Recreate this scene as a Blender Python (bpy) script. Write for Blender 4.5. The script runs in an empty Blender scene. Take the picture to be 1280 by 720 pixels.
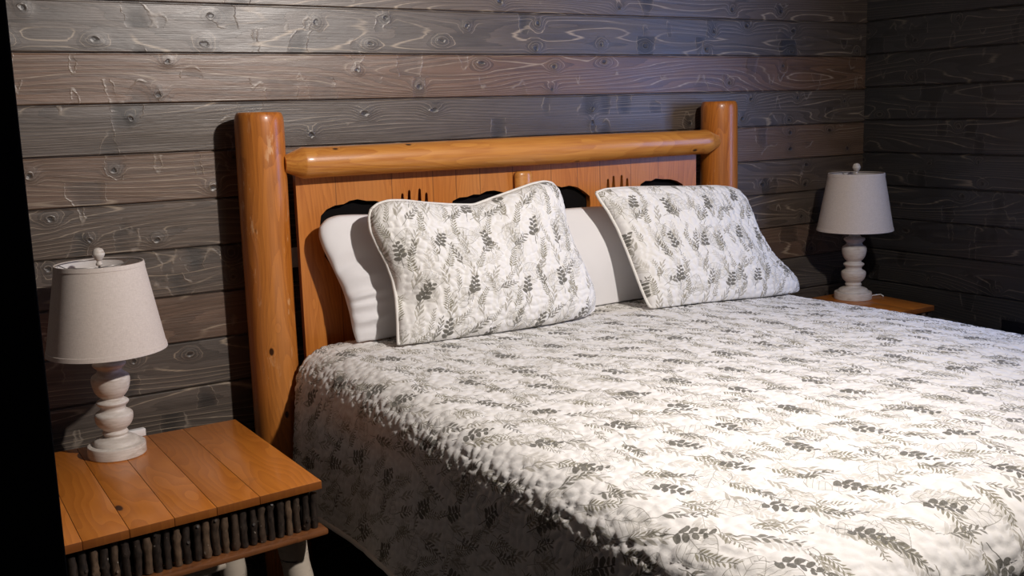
import bpy, bmesh, math, random
import numpy as np
from mathutils import Vector, Matrix

PI = math.pi
scene = bpy.context.scene
COL = scene.collection
rng = random.Random(7)

# ------------------------------------------------------------------ camera
ZF = 1.75                        # floor lies 1.75 below the first wall groove
PL = 0.14                        # wall plank pitch
F = 1284.294; YAW = -0.5529148; PITCH = -0.1696955; ROLL = -0.0286534
CAM = np.array([-3.7237, -3.0569, -0.3318 + ZF])
_f = np.array([-math.sin(YAW) * math.cos(PITCH), math.cos(YAW) * math.cos(PITCH), math.sin(PITCH)])
_r = np.array([math.cos(YAW), math.sin(YAW), 0.0]); _u = np.cross(_r, _f)
RT = _r * math.cos(ROLL) + _u * math.sin(ROLL); UP = -_r * math.sin(ROLL) + _u * math.cos(ROLL)
cam = bpy.data.cameras.new('camera'); cob = bpy.data.objects.new('camera', cam); COL.objects.link(cob)
cam.sensor_width = 36.0; cam.lens = F * 36.0 / 1280.0; cam.clip_start = 0.02
M = Matrix(((RT[0], UP[0], -_f[0], CAM[0]), (RT[1], UP[1], -_f[1], CAM[1]), (RT[2], UP[2], -_f[2], CAM[2]), (0, 0, 0, 1)))
cob.matrix_world = M
scene.camera = cob

def ray(px):                      # measuring aid: direction of a photograph pixel
    return _f + RT * (px[0] - 640) / F - UP * (px[1] - 360) / F
def hit(px, p0, n):
    d = ray(px); t = np.dot(np.array(p0) - CAM, n) / np.dot(d, n)
    return CAM + t * d
def onZ(px, z): return hit(px, (0, 0, z), np.array([0, 0, 1.0]))
def onY(px, y): return hit(px, (0, y, 0), np.array([0, 1.0, 0]))
def onX(px, x): return hit(px, (x, 0, 0), np.array([1.0, 0, 0]))

# ------------------------------------------------------------------ node helper
class S:
    """a shader socket with arithmetic"""
    def __init__(s, nt, sock): s.nt, s.k = nt, sock
    def _m(s, op, *a, clamp=False):
        n = s.nt.nodes.new('ShaderNodeMath'); n.operation = op; n.use_clamp = clamp
        for i, x in enumerate((s,) + a):
            if isinstance(x, S): s.nt.links.new(x.k, n.inputs[i])
            else: n.inputs[i].default_value = float(x)
        return S(s.nt, n.outputs[0])
    def __add__(s, o): return s._m('ADD', o)
    __radd__ = __add__
    def __sub__(s, o): return s._m('SUBTRACT', o)
    def __rsub__(s, o): return (s * -1.0) + o
    def __mul__(s, o): return s._m('MULTIPLY', o)
    __rmul__ = __mul__
    def __truediv__(s, o): return s._m('DIVIDE', o)
    def __neg__(s): return s * -1.0
    def floor(s): return s._m('FLOOR')
    def round(s): return s._m('ROUND')
    def frac(s): return s._m('FRACT')
    def abs(s): return s._m('ABSOLUTE')
    def sin(s): return s._m('SINE')
    def cos(s): return s._m('COSINE')
    def sqrt(s): return s._m('SQRT')
    def pow(s, o): return s._m('POWER', o)
    def max(s, o): return s._m('MAXIMUM', o)
    def min(s, o): return s._m('MINIMUM', o)
    def gt(s, o): return s._m('GREATER_THAN', o)
    def lt(s, o): return s._m('LESS_THAN', o)
    def mod(s, o): return s._m('FLOORED_MODULO', o)
    def sat(s): return s._m('ADD', 0.0, clamp=True)
    def exp(s): return s._m('EXPONENT')
    def step(s, a, b): return ((s - a) / (b - a)).sat()

class Mat:
    def __init__(m, name, rough=0.5, coat=0.0, spec=0.5, color=None, sheen=0.0, metal=0.0):
        m.mat = bpy.data.materials.new(name); m.mat.use_nodes = True
        m.nt = m.mat.node_tree; m.bs = m.nt.nodes['Principled BSDF']
        m.bs.inputs['Roughness'].default_value = rough
        m.bs.inputs['Coat Weight'].default_value = coat
        m.bs.inputs['Coat Roughness'].default_value = 0.14
        m.bs.inputs['Specular IOR Level'].default_value = spec
        m.bs.inputs['Sheen Weight'].default_value = sheen
        m.bs.inputs['Metallic'].default_value = metal
        if color: m.bs.inputs['Base Color'].default_value = (*color, 1)
    def node(m, t): return m.nt.nodes.new(t)
    def coord(m, kind='Object'):
        n = m.node('ShaderNodeTexCoord'); x = m.node('ShaderNodeSeparateXYZ')
        m.nt.links.new(n.outputs[kind], x.inputs[0])
        return [S(m.nt, x.outputs[i]) for i in range(3)]
    def vec(m, *a):
        n = m.node('ShaderNodeCombineXYZ')
        for i, x in enumerate(a):
            if isinstance(x, S): m.nt.links.new(x.k, n.inputs[i])
            else: n.inputs[i].default_value = x
        return n.outputs[0]
    def noise(m, v, scale=1, detail=3, rough=.5, dist=0):
        n = m.node('ShaderNodeTexNoise'); m.nt.links.new(v, n.inputs['Vector'])
        n.inputs['Scale'].default_value = scale; n.inputs['Detail'].default_value = detail
        n.inputs['Roughness'].default_value = rough; n.inputs['Distortion'].default_value = dist
        return S(m.nt, n.outputs[0])
    def voro(m, v, scale=1, rand=1.0):
        n = m.node('ShaderNodeTexVoronoi'); m.nt.links.new(v, n.inputs['Vector'])
        n.inputs['Scale'].default_value = scale; n.inputs['Randomness'].default_value = rand
        return S(m.nt, n.outputs['Distance']), n.outputs['Color'], n.outputs['Position']
    def white(m, v):
        n = m.node('ShaderNodeTexWhiteNoise'); n.noise_dimensions = '3D'; m.nt.links.new(v, n.inputs['Vector'])
        x = m.node('ShaderNodeSeparateColor'); m.nt.links.new(n.outputs['Color'], x.inputs[0])
        return [S(m.nt, x.outputs[i]) for i in range(3)]
    def mix(m, f, a, b, blend='MIX'):
        n = m.node('ShaderNodeMix'); n.data_type = 'RGBA'; n.blend_type = blend
        for sock, x in ((n.inputs[0], f), (n.inputs[6], a), (n.inputs[7], b)):
            if isinstance(x, S): m.nt.links.new(x.k, sock)
            elif isinstance(x, (int, float)): sock.default_value = x
            elif isinstance(x, tuple): sock.default_value = (*x, 1)
            else: m.nt.links.new(x, sock)
        return n.outputs[2]
    def color(m, c): m.nt.links.new(c, m.bs.inputs['Base Color'])
    def rough(m, r): m.nt.links.new(r.k, m.bs.inputs['Roughness'])
    def bump(m, h, strength=.3, dist=.002):
        n = m.node('ShaderNodeBump'); m.nt.links.new(h.k, n.inputs['Height'])
        n.inputs['Strength'].default_value = strength; n.inputs['Distance'].default_value = dist
        m.nt.links.new(n.outputs[0], m.bs.inputs['Normal'])

# ------------------------------------------------------------------ materials
def wall_material(name, axis, zoff, seed):
    """dark stained pine boards running along `axis`, one tone per board"""
    m = Mat(name, rough=.42, spec=1.0)
    c = m.coord(); a = c[axis]; z = c[2]
    row = ((z - zoff) / PL).floor(); lz = (z - zoff) - (row + .5) * PL          # -0.07..0.07 within the board
    r = m.white(m.vec(row, seed, 0.5))
    au = a + r[0] * 17.0
    # knots on a jittered grid, two rows per board
    kz = (lz / .07).floor()
    kr = m.white(m.vec((au / .27).floor(), row * 2.0 + kz, seed + 3.0))
    wob = m.noise(m.vec(au * 26.0, lz * 42.0, row), 1, 2, .6)
    wob2 = m.noise(m.vec(au * 18.0, lz * 30.0, row + 40.0), 1, 2, .6)
    kx = au - ((au / .27).floor() + .25 + kr[0] * .5) * .27 + (wob - .5) * .020
    ky = lz - (kz + .3 + kr[1] * .4) * .07 + (wob2 - .5) * .014
    kon = kr[2].gt(.48)
    size = .0035 + kr[2] * .0055
    kd2 = (kx * kx * (.35 + kr[0] * .9) + ky * ky).sqrt()
    knot = (1.0 - kd2.step(size * .45, size)) * kon
    halo = ((kd2 / (size * 2.8)).pow(2.0) * -1.0).exp() * kon
    rim = (1.0 - ((kd2 - size * 1.2).abs() / (size * .25)).sat()) * kon * wob.step(.42, .6)
    # contour grain that bends round the knots
    low = m.noise(m.vec(au * .8, lz * 7.0, row * 3.1 + seed), 1, 1.5, .4)
    fine = m.noise(m.vec(au * 3.0, lz * 120.0, row), 1, 3, .6)
    ph = low * 21.0 + lz * 55.0 + halo * 2.8 + fine * .30
    ringv = ph.frac()
    light = (1.0 - ((ringv - .5).abs() / .075).sat())
    lmask = m.noise(m.vec(au * 1.5 + 4.0, lz * 14.0, row), 1, 2).step(.36, .56)
    streak = m.noise(m.vec(au * 4.0, lz * 260.0, row + 9.0), 1, 3, .7)
    blot = m.noise(m.vec(au * 5.0, lz * 20.0, row * 2.0), 1, 4, .7)
    # planer chatter: dark upright bands with a pale lip, mostly beside knots
    cn = m.noise(m.vec(au * 8.5 + wob * .22, lz * 3.0 + row * 3.7 + kz * 7.3, row * 5.0), 1, 1.2, .5) + halo * .07
    chat = cn.step(.60, .68)
    lip = (1.0 - ((cn - .612).abs() / .009).sat()) * wob2.step(.40, .56)
    tone = r[1]
    base = m.mix(r[2].step(.30, .75), *(((.136, .112, .096), (.162, .114, .082)) if axis == 0 else ((.050, .049, .050), (.053, .050, .049))))  # same stain; side wall's shade and cool daylight put into its darker base
    brown = ((row - BROWN[0]).abs().lt(.5) + (row - BROWN[1]).abs().lt(.5) * .55 + (row - BROWN[2]).abs().lt(.5) * .5) if axis == 0 else (r[2].gt(2.0) * 0.0)
    base = m.mix(brown.sat(), base, (.255, .135, .074))
    val = .40 + tone * .20 + blot * .70 + (streak - .5) * .75 + (ringv - .5) * .42
    val = val * (1.0 - chat * (1.0 - brown.sat() * .6) * .62) * DIM
    n = m.node('ShaderNodeVectorMath'); n.operation = 'SCALE'
    m.nt.links.new(base, n.inputs[0]); m.nt.links.new(val.k, n.inputs['Scale'])
    col = n.outputs[0]
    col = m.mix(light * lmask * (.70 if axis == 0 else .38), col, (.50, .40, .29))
    col = m.mix(rim * .75, col, (.26, .21, .155))
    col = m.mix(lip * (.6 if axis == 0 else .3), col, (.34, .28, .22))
    col = m.mix((halo * .8 * blot).sat(), col, (.022, .019, .018))
    col = m.mix(knot * .92, col, (.016, .012, .010))
    m.color(col)
    m.rough((.25 + blot * .22 + streak * .12 + chat * .06))
    m.bump(streak * .38 + ringv * .35 - knot * .9 + rim * .7 + blot * .8 - chat * .6 + lip * .5, .65, .0020)
    return m.mat

DIM = .68
BROWN = (10, 8, 5)               # the boards stained browner than the rest (counted from the floor)

def log_material(name, axis, base=(.50, .185, .034), dark=(.30, .085, .012), pale=(.72, .36, .12), scratch=True, seam=None, k=1.0, kn=.16, coat=.25):
    m = Mat(name, rough=.38, coat=coat)
    c = m.coord(); o = [c[i] for i in range(3)]
    L = o[axis]; q = [o[i] for i in range(3) if i != axis]
    low = m.noise(m.vec(L * 1.1, q[0] * 6 * k, q[1] * 6 * k), 1, 2, .45)
    fine = m.noise(m.vec(L * 6.0, q[0] * 130 * k, q[1] * 130 * k), 1, 3, .6)
    kd, kc, _ = m.voro(m.vec(L / kn, q[0] * 11.0, q[1] * 11.0), 1, .9)
    kd = kd * kn
    halo = ((kd / .022).pow(2.0) * -1.0).exp()
    ring = (low * 22.0 + halo * 1.8 + q[0] * 30.0 + fine * .35).frac()
    col = m.mix(((ring * .62 + (fine - .5) * 1.7)).sat(), base, dark)
    col = m.mix(low.step(.45, .75) * .35, col, pale)
    if seam:
        board = None; line = None
        for i, sx in enumerate(seam):
            g = q[0].gt(sx) * ((i * .37 + .21) % .5)
            board = g if board is None else (board - g).abs()
            l_ = 1.0 - ((q[0] - sx).abs() / .0022).sat()
            line = l_ if line is None else line.max(l_)
        col = m.mix(board * .55, col, dark)
        col = m.mix(line * .8, col, (.07, .022, .006))
    if scratch:
        sc = m.noise(m.vec(L * 14.0, q[0] * 45.0, q[1] * 45.0), 1, 4, .7).step(.58, .66)
        sm = m.noise(m.vec(L * 2.2, q[0] * 14.0, q[1] * 14.0 + 5), 1, 1).step(.49, .60)
        col = m.mix(sc * sm * .55, col, (.80, .50, .27))
    col = m.mix(1.0 - kd.step(.0095, .0140), col, (.05, .018, .006))
    m.color(col)
    m.bump(fine * .4 + low * 1.5, .25, .002)
    return m.mat

def quilt_material(name, scale=1.0):
    """white quilted cotton printed all over with grey and olive sprigs"""
    m = Mat(name, rough=.85, spec=.2, sheen=.15)
    n = m.node('ShaderNodeUVMap'); n.uv_map = 'cloth'
    x = m.node('ShaderNodeSeparateXYZ'); m.nt.links.new(n.outputs[0], x.inputs[0])
    U = S(m.nt, x.outputs[0]) * (1.0 / scale); V = S(m.nt, x.outputs[1]) * (1.0 / scale)
    wa = m.noise(m.vec(U, V, 0.0), 14, 2); wb = m.noise(m.vec(U, V, 7.0), 14, 2)
    EPS = .0007
    def cell(size, asp, seed, ang, spread, jit, warp=.012, du=0, dv=0):
        u = U + du; v = V + dv
        row = (v / (size * asp)).floor()
        uu = u / size + m.white(m.vec(row, seed, 2.0))[0] * 1.0
        i = uu.floor()
        r = m.white(m.vec(i, row, seed))
        lu = (uu - i - .5) * size + (r[0] - .5) * jit + (wa - .5) * warp
        lv = (v / (size * asp) - row - .5) * (size * asp) + (r[1] - .5) * jit + (wb - .5) * warp
        t = ang + (r[2] - .5) * spread
        cs, sn = t.cos(), t.sin()
        return lu * cs + lv * sn, lv * cs - lu * sn, r
    def sprig(u, v, n_, s, ln, w, ang, stem=.0006, tail=.02, pointed=False, rows=1):
        """a stem carrying n_ pairs of leaflets"""
        sg = v.gt(0.0); u2 = u + sg * (s * .5); a = v.abs(); h = (n_ - 1) / 2
        cot = math.cos(ang) / math.sin(ang)
        k = ((u2 - a * cot) / s + h).round().max(0.0).min(n_ - 1.0)
        d = u2 - (k - h) * s
        xx = d * math.cos(ang) + a * math.sin(ang); yy = a * math.cos(ang) - d * math.sin(ang)
        l_ = 1.0 - k * (.42 / n_)
        t = xx / (l_ * ln)
        pr = ((t * (1.0 - t)) * 4.0).max(0.0)
        pr = (pr if pointed else pr.sqrt()) * l_ * w
        leaf = ((pr - yy.abs()) / EPS).sat()
        st = ((stem - a) / (EPS * .6) + .6).sat() * (u.abs() if not tail else (u + tail * .5).abs()).lt(h * s + s * .4 + tail * .5)
        return leaf, st
    def bigleaf(u, v, L_, W_, vs):
        a = v.abs(); t = (u + L_ * .5) / L_
        pr = ((t * (1.0 - t)) * 4.0).max(0.0).pow(.6) * (1.25 - t * .7) * W_
        inside = (pr - a).gt(0.0)
        edge = 1.0 - ((pr - a - .0008).abs() / .0011).sat()
        vein = 1.0 - ((((u - a * .8) / vs).frac() - .5).abs() * vs / .0008).sat()
        mid = 1.0 - (a / .0009).sat()
        return (edge * t.gt(0.0) * t.lt(1.0)).max(inside * vein.max(mid)), inside
    white = (.84, .825, .80)
    col = white
    mott = m.noise(m.vec(U, V, 3.0), 330, 3, .7).step(.3, .7)
    def lay(mask, c, amt):
        nonlocal col
        col = m.mix(mask.sat() * amt, col, c)
    # pale shadow leaves
    u, v, r = cell(.105, 1.0, 1.3, 1.2, 2.0, .02)
    lf, st = sprig(u, v, 6, .0105, .027, .0042, .75, pointed=True)
    lay(lf, (.56, .535, .48), .60); lay(st, (.42, .40, .35), .8)
    # large outlined leaves
    for sd, du, dv in ((2.7, .03, .06), (17.3, .11, .02)):
        u, v, r = cell(.19, .8, sd, .9, 3.5, .03, .008, du, dv)
        ln, ins = bigleaf(u, v, .085, .033, .0125)
        lay(ins * .25, (.66, .645, .60), 1.0); lay(ln, (.27, .255, .215), .95)
    # long willow leaves
    u, v, r = cell(.088, 1.25, 4.1, 1.35, .8, .02, .02, .017, .041)
    lf, st = sprig(u, v, 3, .022, .034, .0034, .38, pointed=True, tail=.01)
    lay(lf, (.37, .345, .285), .8); lay(st, (.30, .28, .23), .8)
    # fine olive fern fronds
    u, v, r = cell(.118, 1.1, 6.9, 1.25, 1.1, .02, .022, .051, .013)
    lf, st = sprig(u, v, 9, .0082, .019, .0026, .82, pointed=True, tail=.016)
    lay(lf, (.235, .218, .150), .88); lay(st, (.15, .14, .10), .9)
    u, v, r = cell(.102, 1.15, 21.3, 1.15, 1.5, .02, .03, .033, .091)
    lf, st = sprig(u, v, 8, .0085, .0165, .0020, .7, pointed=True, tail=.016)
    lay(lf, (.26, .24, .18), .88); lay(st, (.20, .185, .14), .9)
    # open branches with small leaves
    u, v, r = cell(.135, .95, 9.4, 1.0, 1.6, .025, .03, .092, .077)
    lf, st = sprig(u, v, 5, .0135, .022, .0034, .6, pointed=True, tail=.03)
    lay(lf, (.17, .16, .13), .88); lay(st, (.12, .115, .095), .9)
    # dark eucalyptus sprigs
    u, v, r = cell(.165, .92, 12.2, 1.25, .8, .05, .010, .02, .03)
    lf, st = sprig(u, v, 4, .0150, .0205, .0066, 1.02, stem=.0008, tail=.035)
    shade = (mott * .9 + .1).sat()
    dk = m.mix(shade, (.070, .066, .054), (.23, .22, .19))
    lay(st, (.10, .095, .08), .9); lay(lf, dk, .95)
    m.color(col)
    wv = m.noise(m.vec(U * 1.0, V * 1.0, 1.0), 90, 3, .6)
    m.bump(wv, .35, .0025)
    return m.mat

def shade_material():
    m = Mat('shade_linen', rough=.9, spec=.15)
    c = m.coord()
    th = m.noise(m.vec(c[0] * 90, c[1] * 90, c[2] * 900), 1, 2); tv = m.noise(m.vec(c[0] * 700, c[1] * 700, c[2] * 60), 1, 2)
    w = th * .5 + tv * .5
    m.color(m.mix(w.step(.3, .7), (.60, .525, .47), (.77, .69, .63)))
    m.bump(w, .4, .0006)
    return m.mat

def washed_material():
    m = Mat('whitewashed_wood', rough=.5)
    c = m.coord()
    g = m.noise(m.vec(c[0] * 30, c[1] * 30, c[2] * 160), 1, 4, .65); b = m.noise(m.vec(c[0] * 12, c[1] * 12, c[2] * 22), 1, 3)
    col = m.mix(g.step(.35, .7), (.74, .69, .63), (.58, .52, .46))
    col = m.mix((b.step(.50, .70) * g.step(.38, .6)) * .6, col, (.36, .25, .17))
    m.color(col); m.bump(g, .2, .001)
    return m.mat

def bark_material():
    m = Mat('twig_bark', rough=.5, coat=.2)
    c = m.coord()
    n = m.node('ShaderNodeObjectInfo'); rnd = S(m.nt, n.outputs['Random'])
    a = m.noise(m.vec(c[0] * 120, c[1] * 120, c[2] * 60), 1, 4, .65)
    col = m.mix(a.step(.3, .75), (.008, .0055, .0045), (.052, .036, .027))
    col = m.mix(rnd.step(.55, 1.0) * a * .8, col, (.26, .165, .10))
    sp = m.noise(m.vec(c[0] * 90, c[1] * 90, c[2] * 90), 1, 2).step(.70, .74)
    col = m.mix(sp * .7, col, (.42, .36, .30))
    m.color(col); m.bump(a, .6, .002)
    return m.mat

def birch_material():
    m = Mat('birch_bark', rough=.6)
    c = m.coord()
    a = m.noise(m.vec(c[0] * 14, c[1] * 14, c[2] * 90), 1, 4, .6)
    b = m.noise(m.vec(c[0] * 9, c[1] * 9, c[2] * 14), 1, 3, .6)
    col = m.mix(b, (.66, .58, .48), (.48, .40, .31))
    col = m.mix(a.step(.60, .68), col, (.06, .045, .035))
    col = m.mix(b.step(.62, .7), col, (.045, .035, .03))
    m.color(col); m.bump(a, .5, .002)
    return m.mat

def table_material():
    m = Mat('varnished_table_top', rough=.33, coat=.22)
    c = m.coord()
    g = m.node('ShaderNodeNewGeometry'); ri = S(m.nt, g.outputs['Random Per Island'])
    x = c[0] + ri * 3.0; y = c[1]
    low = m.noise(m.vec(x * 7.0, y * 1.8, ri * 40), 1, 2, .45)
    fine = m.noise(m.vec(x * 150, y * 7.0, ri * 20), 1, 3, .6)
    kd, _, _ = m.voro(m.vec(x * 8.0, y * 3.3, ri * 9), 1, .9)
    halo = ((kd / .2).pow(2.0) * -1.0).exp()
    ring = (low * 14 + x * 22 + halo * 1.5).frac()
    col = m.mix((ring * .5 + fine * .4).sat(), (.68, .235, .030), (.44, .125, .012))
    col = m.mix(ri * .30, col, (.27, .085, .018))
    wear = m.noise(m.vec(c[0] * 9, c[1] * 9, 2.0), 1, 4, .6)
    col = m.mix(wear.step(.6, .75) * .35, col, (.22, .085, .030))
    sc = m.noise(m.vec(c[0] * 60, c[1] * 12.0, 5.0), 1, 4, .7).step(.70, .76)
    col = m.mix(sc * .4, col, (.66, .36, .15))
    col = m.mix(1.0 - kd.step(.060, .085), col, (.055, .018, .008))
    nz = m.node('ShaderNodeSeparateXYZ'); m.nt.links.new(g.outputs['Normal'], nz.inputs[0])
    col = m.mix(S(m.nt, nz.outputs[2]).lt(.55) * .72, col, (.105, .030, .009))   # end grain takes the stain darker
    m.color(col); m.rough(.27 + wear * .22)
    m.bump(fine * .3 + wear, .12, .002)
    return m.mat

def cotton_material():
    m = Mat('white_cotton', rough=.8, spec=.25, sheen=.1)
    c = m.coord()
    a = m.noise(m.vec(c[0], c[1], c[2]), 9, 2, .45, .2)
    m.color(m.mix(a, (.80, .79, .81), (.86, .85, .86))); m.bump(a, .35, .012)
    return m.mat

def floor_material():
    m = Mat('dark_floor_boards', rough=.55)
    c = m.coord()
    r = m.white(m.vec((c[0] / .14).floor(), 2.0, 3.0))
    g = m.noise(m.vec(c[0] * 80, c[1] * 3, r[0] * 9), 1, 3)
    col = m.mix(g, (.022, .017, .014), (.045, .034, .027))
    m.color(m.mix(1.0 - (((c[0] / .14).frac() - .5).abs() * -1.0 + .5).step(0, .02), col, (.004, .003, .003)))
    return m.mat

def ceiling_material():
    m = Mat('ceiling_boards', rough=.6)
    c = m.coord()
    g = m.noise(m.vec(c[0] * 3, c[1] * 60, 1.0), 1, 3)
    col = m.mix(g, (.30, .23, .16), (.42, .33, .24))
    m.color(m.mix(1.0 - (((c[1] / .14).frac() - .5).abs() * -1.0 + .5).step(0, .03), col, (.03, .02, .01)))
    return m.mat

def plain(name, c, rough=.5, **k):
    m = Mat(name, rough=rough, **k)
    o = m.coord(); a = m.noise(m.vec(o[0], o[1], o[2]), 60, 3)
    m.color(m.mix(a, tuple(v * .9 for v in c), tuple(min(1, v * 1.1) for v in c)))
    return m.mat

MT = dict(
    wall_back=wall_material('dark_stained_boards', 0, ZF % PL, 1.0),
    wall_right=wall_material('shaded_boards_side', 1, ZF % PL + .009, 4.0),
    post=log_material('varnished_post', 2, base=(.53, .170, .022), dark=(.30, .078, .008)),
    rail=log_material('varnished_rail', 0, base=(.60, .25, .045), dark=(.40, .125, .018), scratch=False, coat=.35),
    panel=log_material('varnished_panel', 2, base=(.58, .205, .034), dark=(.40, .118, .015), pale=(.60, .27, .08), scratch=False,
                       seam=[onY((q_, 226), -.107)[0] for q_ in (419, 489.5, 541, 570, 600, 641, 689, 722, 750, 788.5, 823)], kn=.3, coat=.04),
    trimwood=log_material('varnished_trim', 0, base=(.20, .075, .026), dark=(.10, .035, .012), scratch=False),
    top=table_material(), bark=bark_material(), birch=birch_material(),
    shade=shade_material(), washed=washed_material(), cotton=cotton_material(),
    quilt=quilt_material('printed_quilt', 1.13), sham=quilt_material('printed_sham', 1.06),
    piping=plain('white_piping', (.84, .82, .78), .8), black=plain('black_backing', (.006, .005, .005), .9, spec=.1),
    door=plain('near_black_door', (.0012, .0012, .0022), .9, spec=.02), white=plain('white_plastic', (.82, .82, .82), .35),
    dark=plain('black_plastic', (.004, .005, .010), .5, spec=.3), steel=plain('grey_steel', (.35, .34, .33), .35, metal=.8),
    inner=plain('shade_lining', (.72, .70, .68), .9), floor=floor_material(), ceiling=ceiling_material(),
    frame=plain('window_paint', (.6, .6, .6), .5), ticking=plain('mattress_ticking', (.6, .6, .58), .9),
)
g = Mat('window_glass', rough=0.02, color=(.9, .95, 1.0)); g.bs.inputs['Alpha'].default_value = .10; MT['glass'] = g.mat

# ------------------------------------------------------------------ mesh helpers
def finish(bm, name, mat, parent=None, smooth=True, loc=(0, 0, 0), bevel=0, auto=None):
    bmesh.ops.recalc_face_normals(bm, faces=bm.faces)
    if bevel:
        bmesh.ops.bevel(bm, geom=[e for e in bm.edges if len(e.link_faces) == 2 and e.calc_face_angle(0) > .6], offset=bevel, segments=2, affect='EDGES', profile=.5)
    me = bpy.data.meshes.new(name); bm.to_mesh(me); bm.free()
    return link(me, name, mat, parent, smooth, loc, auto)
def link(me, name, mat, parent=None, smooth=True, loc=(0, 0, 0), auto=None):
    me.materials.append(mat)
    if smooth:
        me.polygons.foreach_set('use_smooth', [True] * len(me.polygons))
        if auto: me.set_sharp_from_angle(angle=auto)
    o = bpy.data.objects.new(name, me); COL.objects.link(o); o.location = loc
    if parent: o.parent = parent
    return o
def tag(o, label=None, cat=None, group=None, kind=None):
    if label: o['label'] = label
    if cat: o['category'] = cat
    if group: o['group'] = group
    if kind: o['kind'] = kind
    return o
def thing(name, label, cat, loc=(0, 0, 0), rz=0, group=None):
    o = bpy.data.objects.new(name, None); COL.objects.link(o); o.location = loc; o.rotation_euler = (0, 0, rz)
    o.empty_display_size = .05
    return tag(o, label, cat, group)
def box(bm, lo, hi, mtx=None):
    vs = [bm.verts.new(Vector((x, y, z))) for x in (lo[0], hi[0]) for y in (lo[1], hi[1]) for z in (lo[2], hi[2])]
    for f in ((0, 1, 3, 2), (4, 6, 7, 5), (0, 4, 5, 1), (2, 3, 7, 6), (0, 2, 6, 4), (1, 5, 7, 3)): bm.faces.new([vs[i] for i in f])
    if mtx: bmesh.ops.transform(bm, matrix=mtx, verts=vs)
    return vs
def boxobj(name, lo, hi, mat, parent=None, bevel=.002, mtx=None):
    bm = bmesh.new(); box(bm, lo, hi, mtx)
    return finish(bm, name, mat, parent, smooth=bevel > 0, bevel=bevel, auto=.7)
def lathe(bm, prof, seg=56, close=True):
    rings = []
    for r, z in prof:
        if r < 1e-6: rings.append([bm.verts.new((0, 0, z))])
        else: rings.append([bm.verts.new((r * math.cos(2 * PI * i / seg), r * math.sin(2 * PI * i / seg), z)) for i in range(seg)])
    for a, b in zip(rings, rings[1:]):
        for i in range(seg):
            j = (i + 1) % seg
            if len(a) == 1 and len(b) == 1: continue
            if len(a) == 1: bm.faces.new((a[0], b[i], b[j]))
            elif len(b) == 1: bm.faces.new((a[i], a[j], b[0]))
            else: bm.faces.new((a[i], a[j], b[j], b[i]))
def spline(pts, n=6):
    """Catmull-Rom through (r,z) points"""
    out = []
    P = [pts[0]] + list(pts) + [pts[-1]]
    for i in range(1, len(P) - 2):
        p0, p1, p2, p3 = (np.array(P[i + k], float) for k in (-1, 0, 1, 2))
        for s in range(n):
            t = s / n
            out.append(.5 * ((2 * p1) + (p2 - p0) * t + (2 * p0 - 5 * p1 + 4 * p2 - p3) * t * t + (3 * p1 - p0 - 3 * p2 + p3) * t ** 3))
    out.append(np.array(pts[-1], float))
    return out
def tube(bm, path, rad, seg=10, noise=0, rnd=None, cap=True, ramp=None):
    path = [Vector(p) for p in path]; n = len(path)
    prev = None; rings = []
    for i, p in enumerate(path):
        t = (path[min(i + 1, n - 1)] - path[max(i - 1, 0)]).normalized()
        if prev is None:
            a = Vector((0, 0, 1)) if abs(t.z) < .9 else Vector((1, 0, 0)); u = t.cross(a).normalized()
        else: u = (prev - t * prev.dot(t)).normalized()
        prev = u; v = t.cross(u)
        r = rad[i] if isinstance(rad, (list, tuple, np.ndarray)) else rad
        ring = []
        for k in range(seg):
            q = r * (1 + (noise * (rnd.random() - .5) if rnd else 0))
            ring.append(bm.verts.new(p + (u * math.cos(2 * PI * k / seg) + v * math.sin(2 * PI * k / seg)) * q))
        rings.append(ring)
    for a, b in zip(rings, rings[1:]):
        for k in range(seg): bm.faces.new((a[k], a[(k + 1) % seg], b[(k + 1) % seg], b[k]))
    if cap: bm.faces.new(rings[0][::-1]); bm.faces.new(rings[-1])
def vnoise(seed):
    """smooth sum-of-sines wobble"""
    r = random.Random(seed); ks = [(r.uniform(-1, 1), r.uniform(-1, 1), r.uniform(-1, 1), r.uniform(0, 6.28)) for _ in range(8)]
    return lambda x, y, z: sum(math.sin(a * x + b * y + c * z + d) for a, b, c, d in ks) / 8
def log(name, mat, parent, path, rads, seg=40, wob=.03, seed=1, freq=14):
    """a peeled log: slightly uneven round timber along a path of points with radii"""
    bm = bmesh.new(); w = vnoise(seed)
    path = [Vector(p) for p in path]; n = len(path); prev = None; rings = []
    for i, p in enumerate(path):
        t = (path[min(i + 1, n - 1)] - path[max(i - 1, 0)]).normalized()
        if prev is None:
            a = Vector((0, 1, 0)); u = t.cross(a).normalized()
        else: u = (prev - t * prev.dot(t)).normalized()
        prev = u; v = t.cross(u); ring = []
        for k in range(seg):
            d = u * math.cos(2 * PI * k / seg) + v * math.sin(2 * PI * k / seg)
            q = p + d * rads[i]
            ring.append(bm.verts.new(p + d * rads[i] * (1 + wob * w(q.x * freq, q.y * freq, q.z * freq))))
        rings.append(ring)
    for a, b in zip(rings, rings[1:]):
        for k in range(seg): bm.faces.new((a[k], a[(k + 1) % seg], b[(k + 1) % seg], b[k]))
    bm.faces.new(rings[0][::-1]); bm.faces.new(rings[-1])
    return finish(bm, name, mat, parent, auto=.9)

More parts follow.
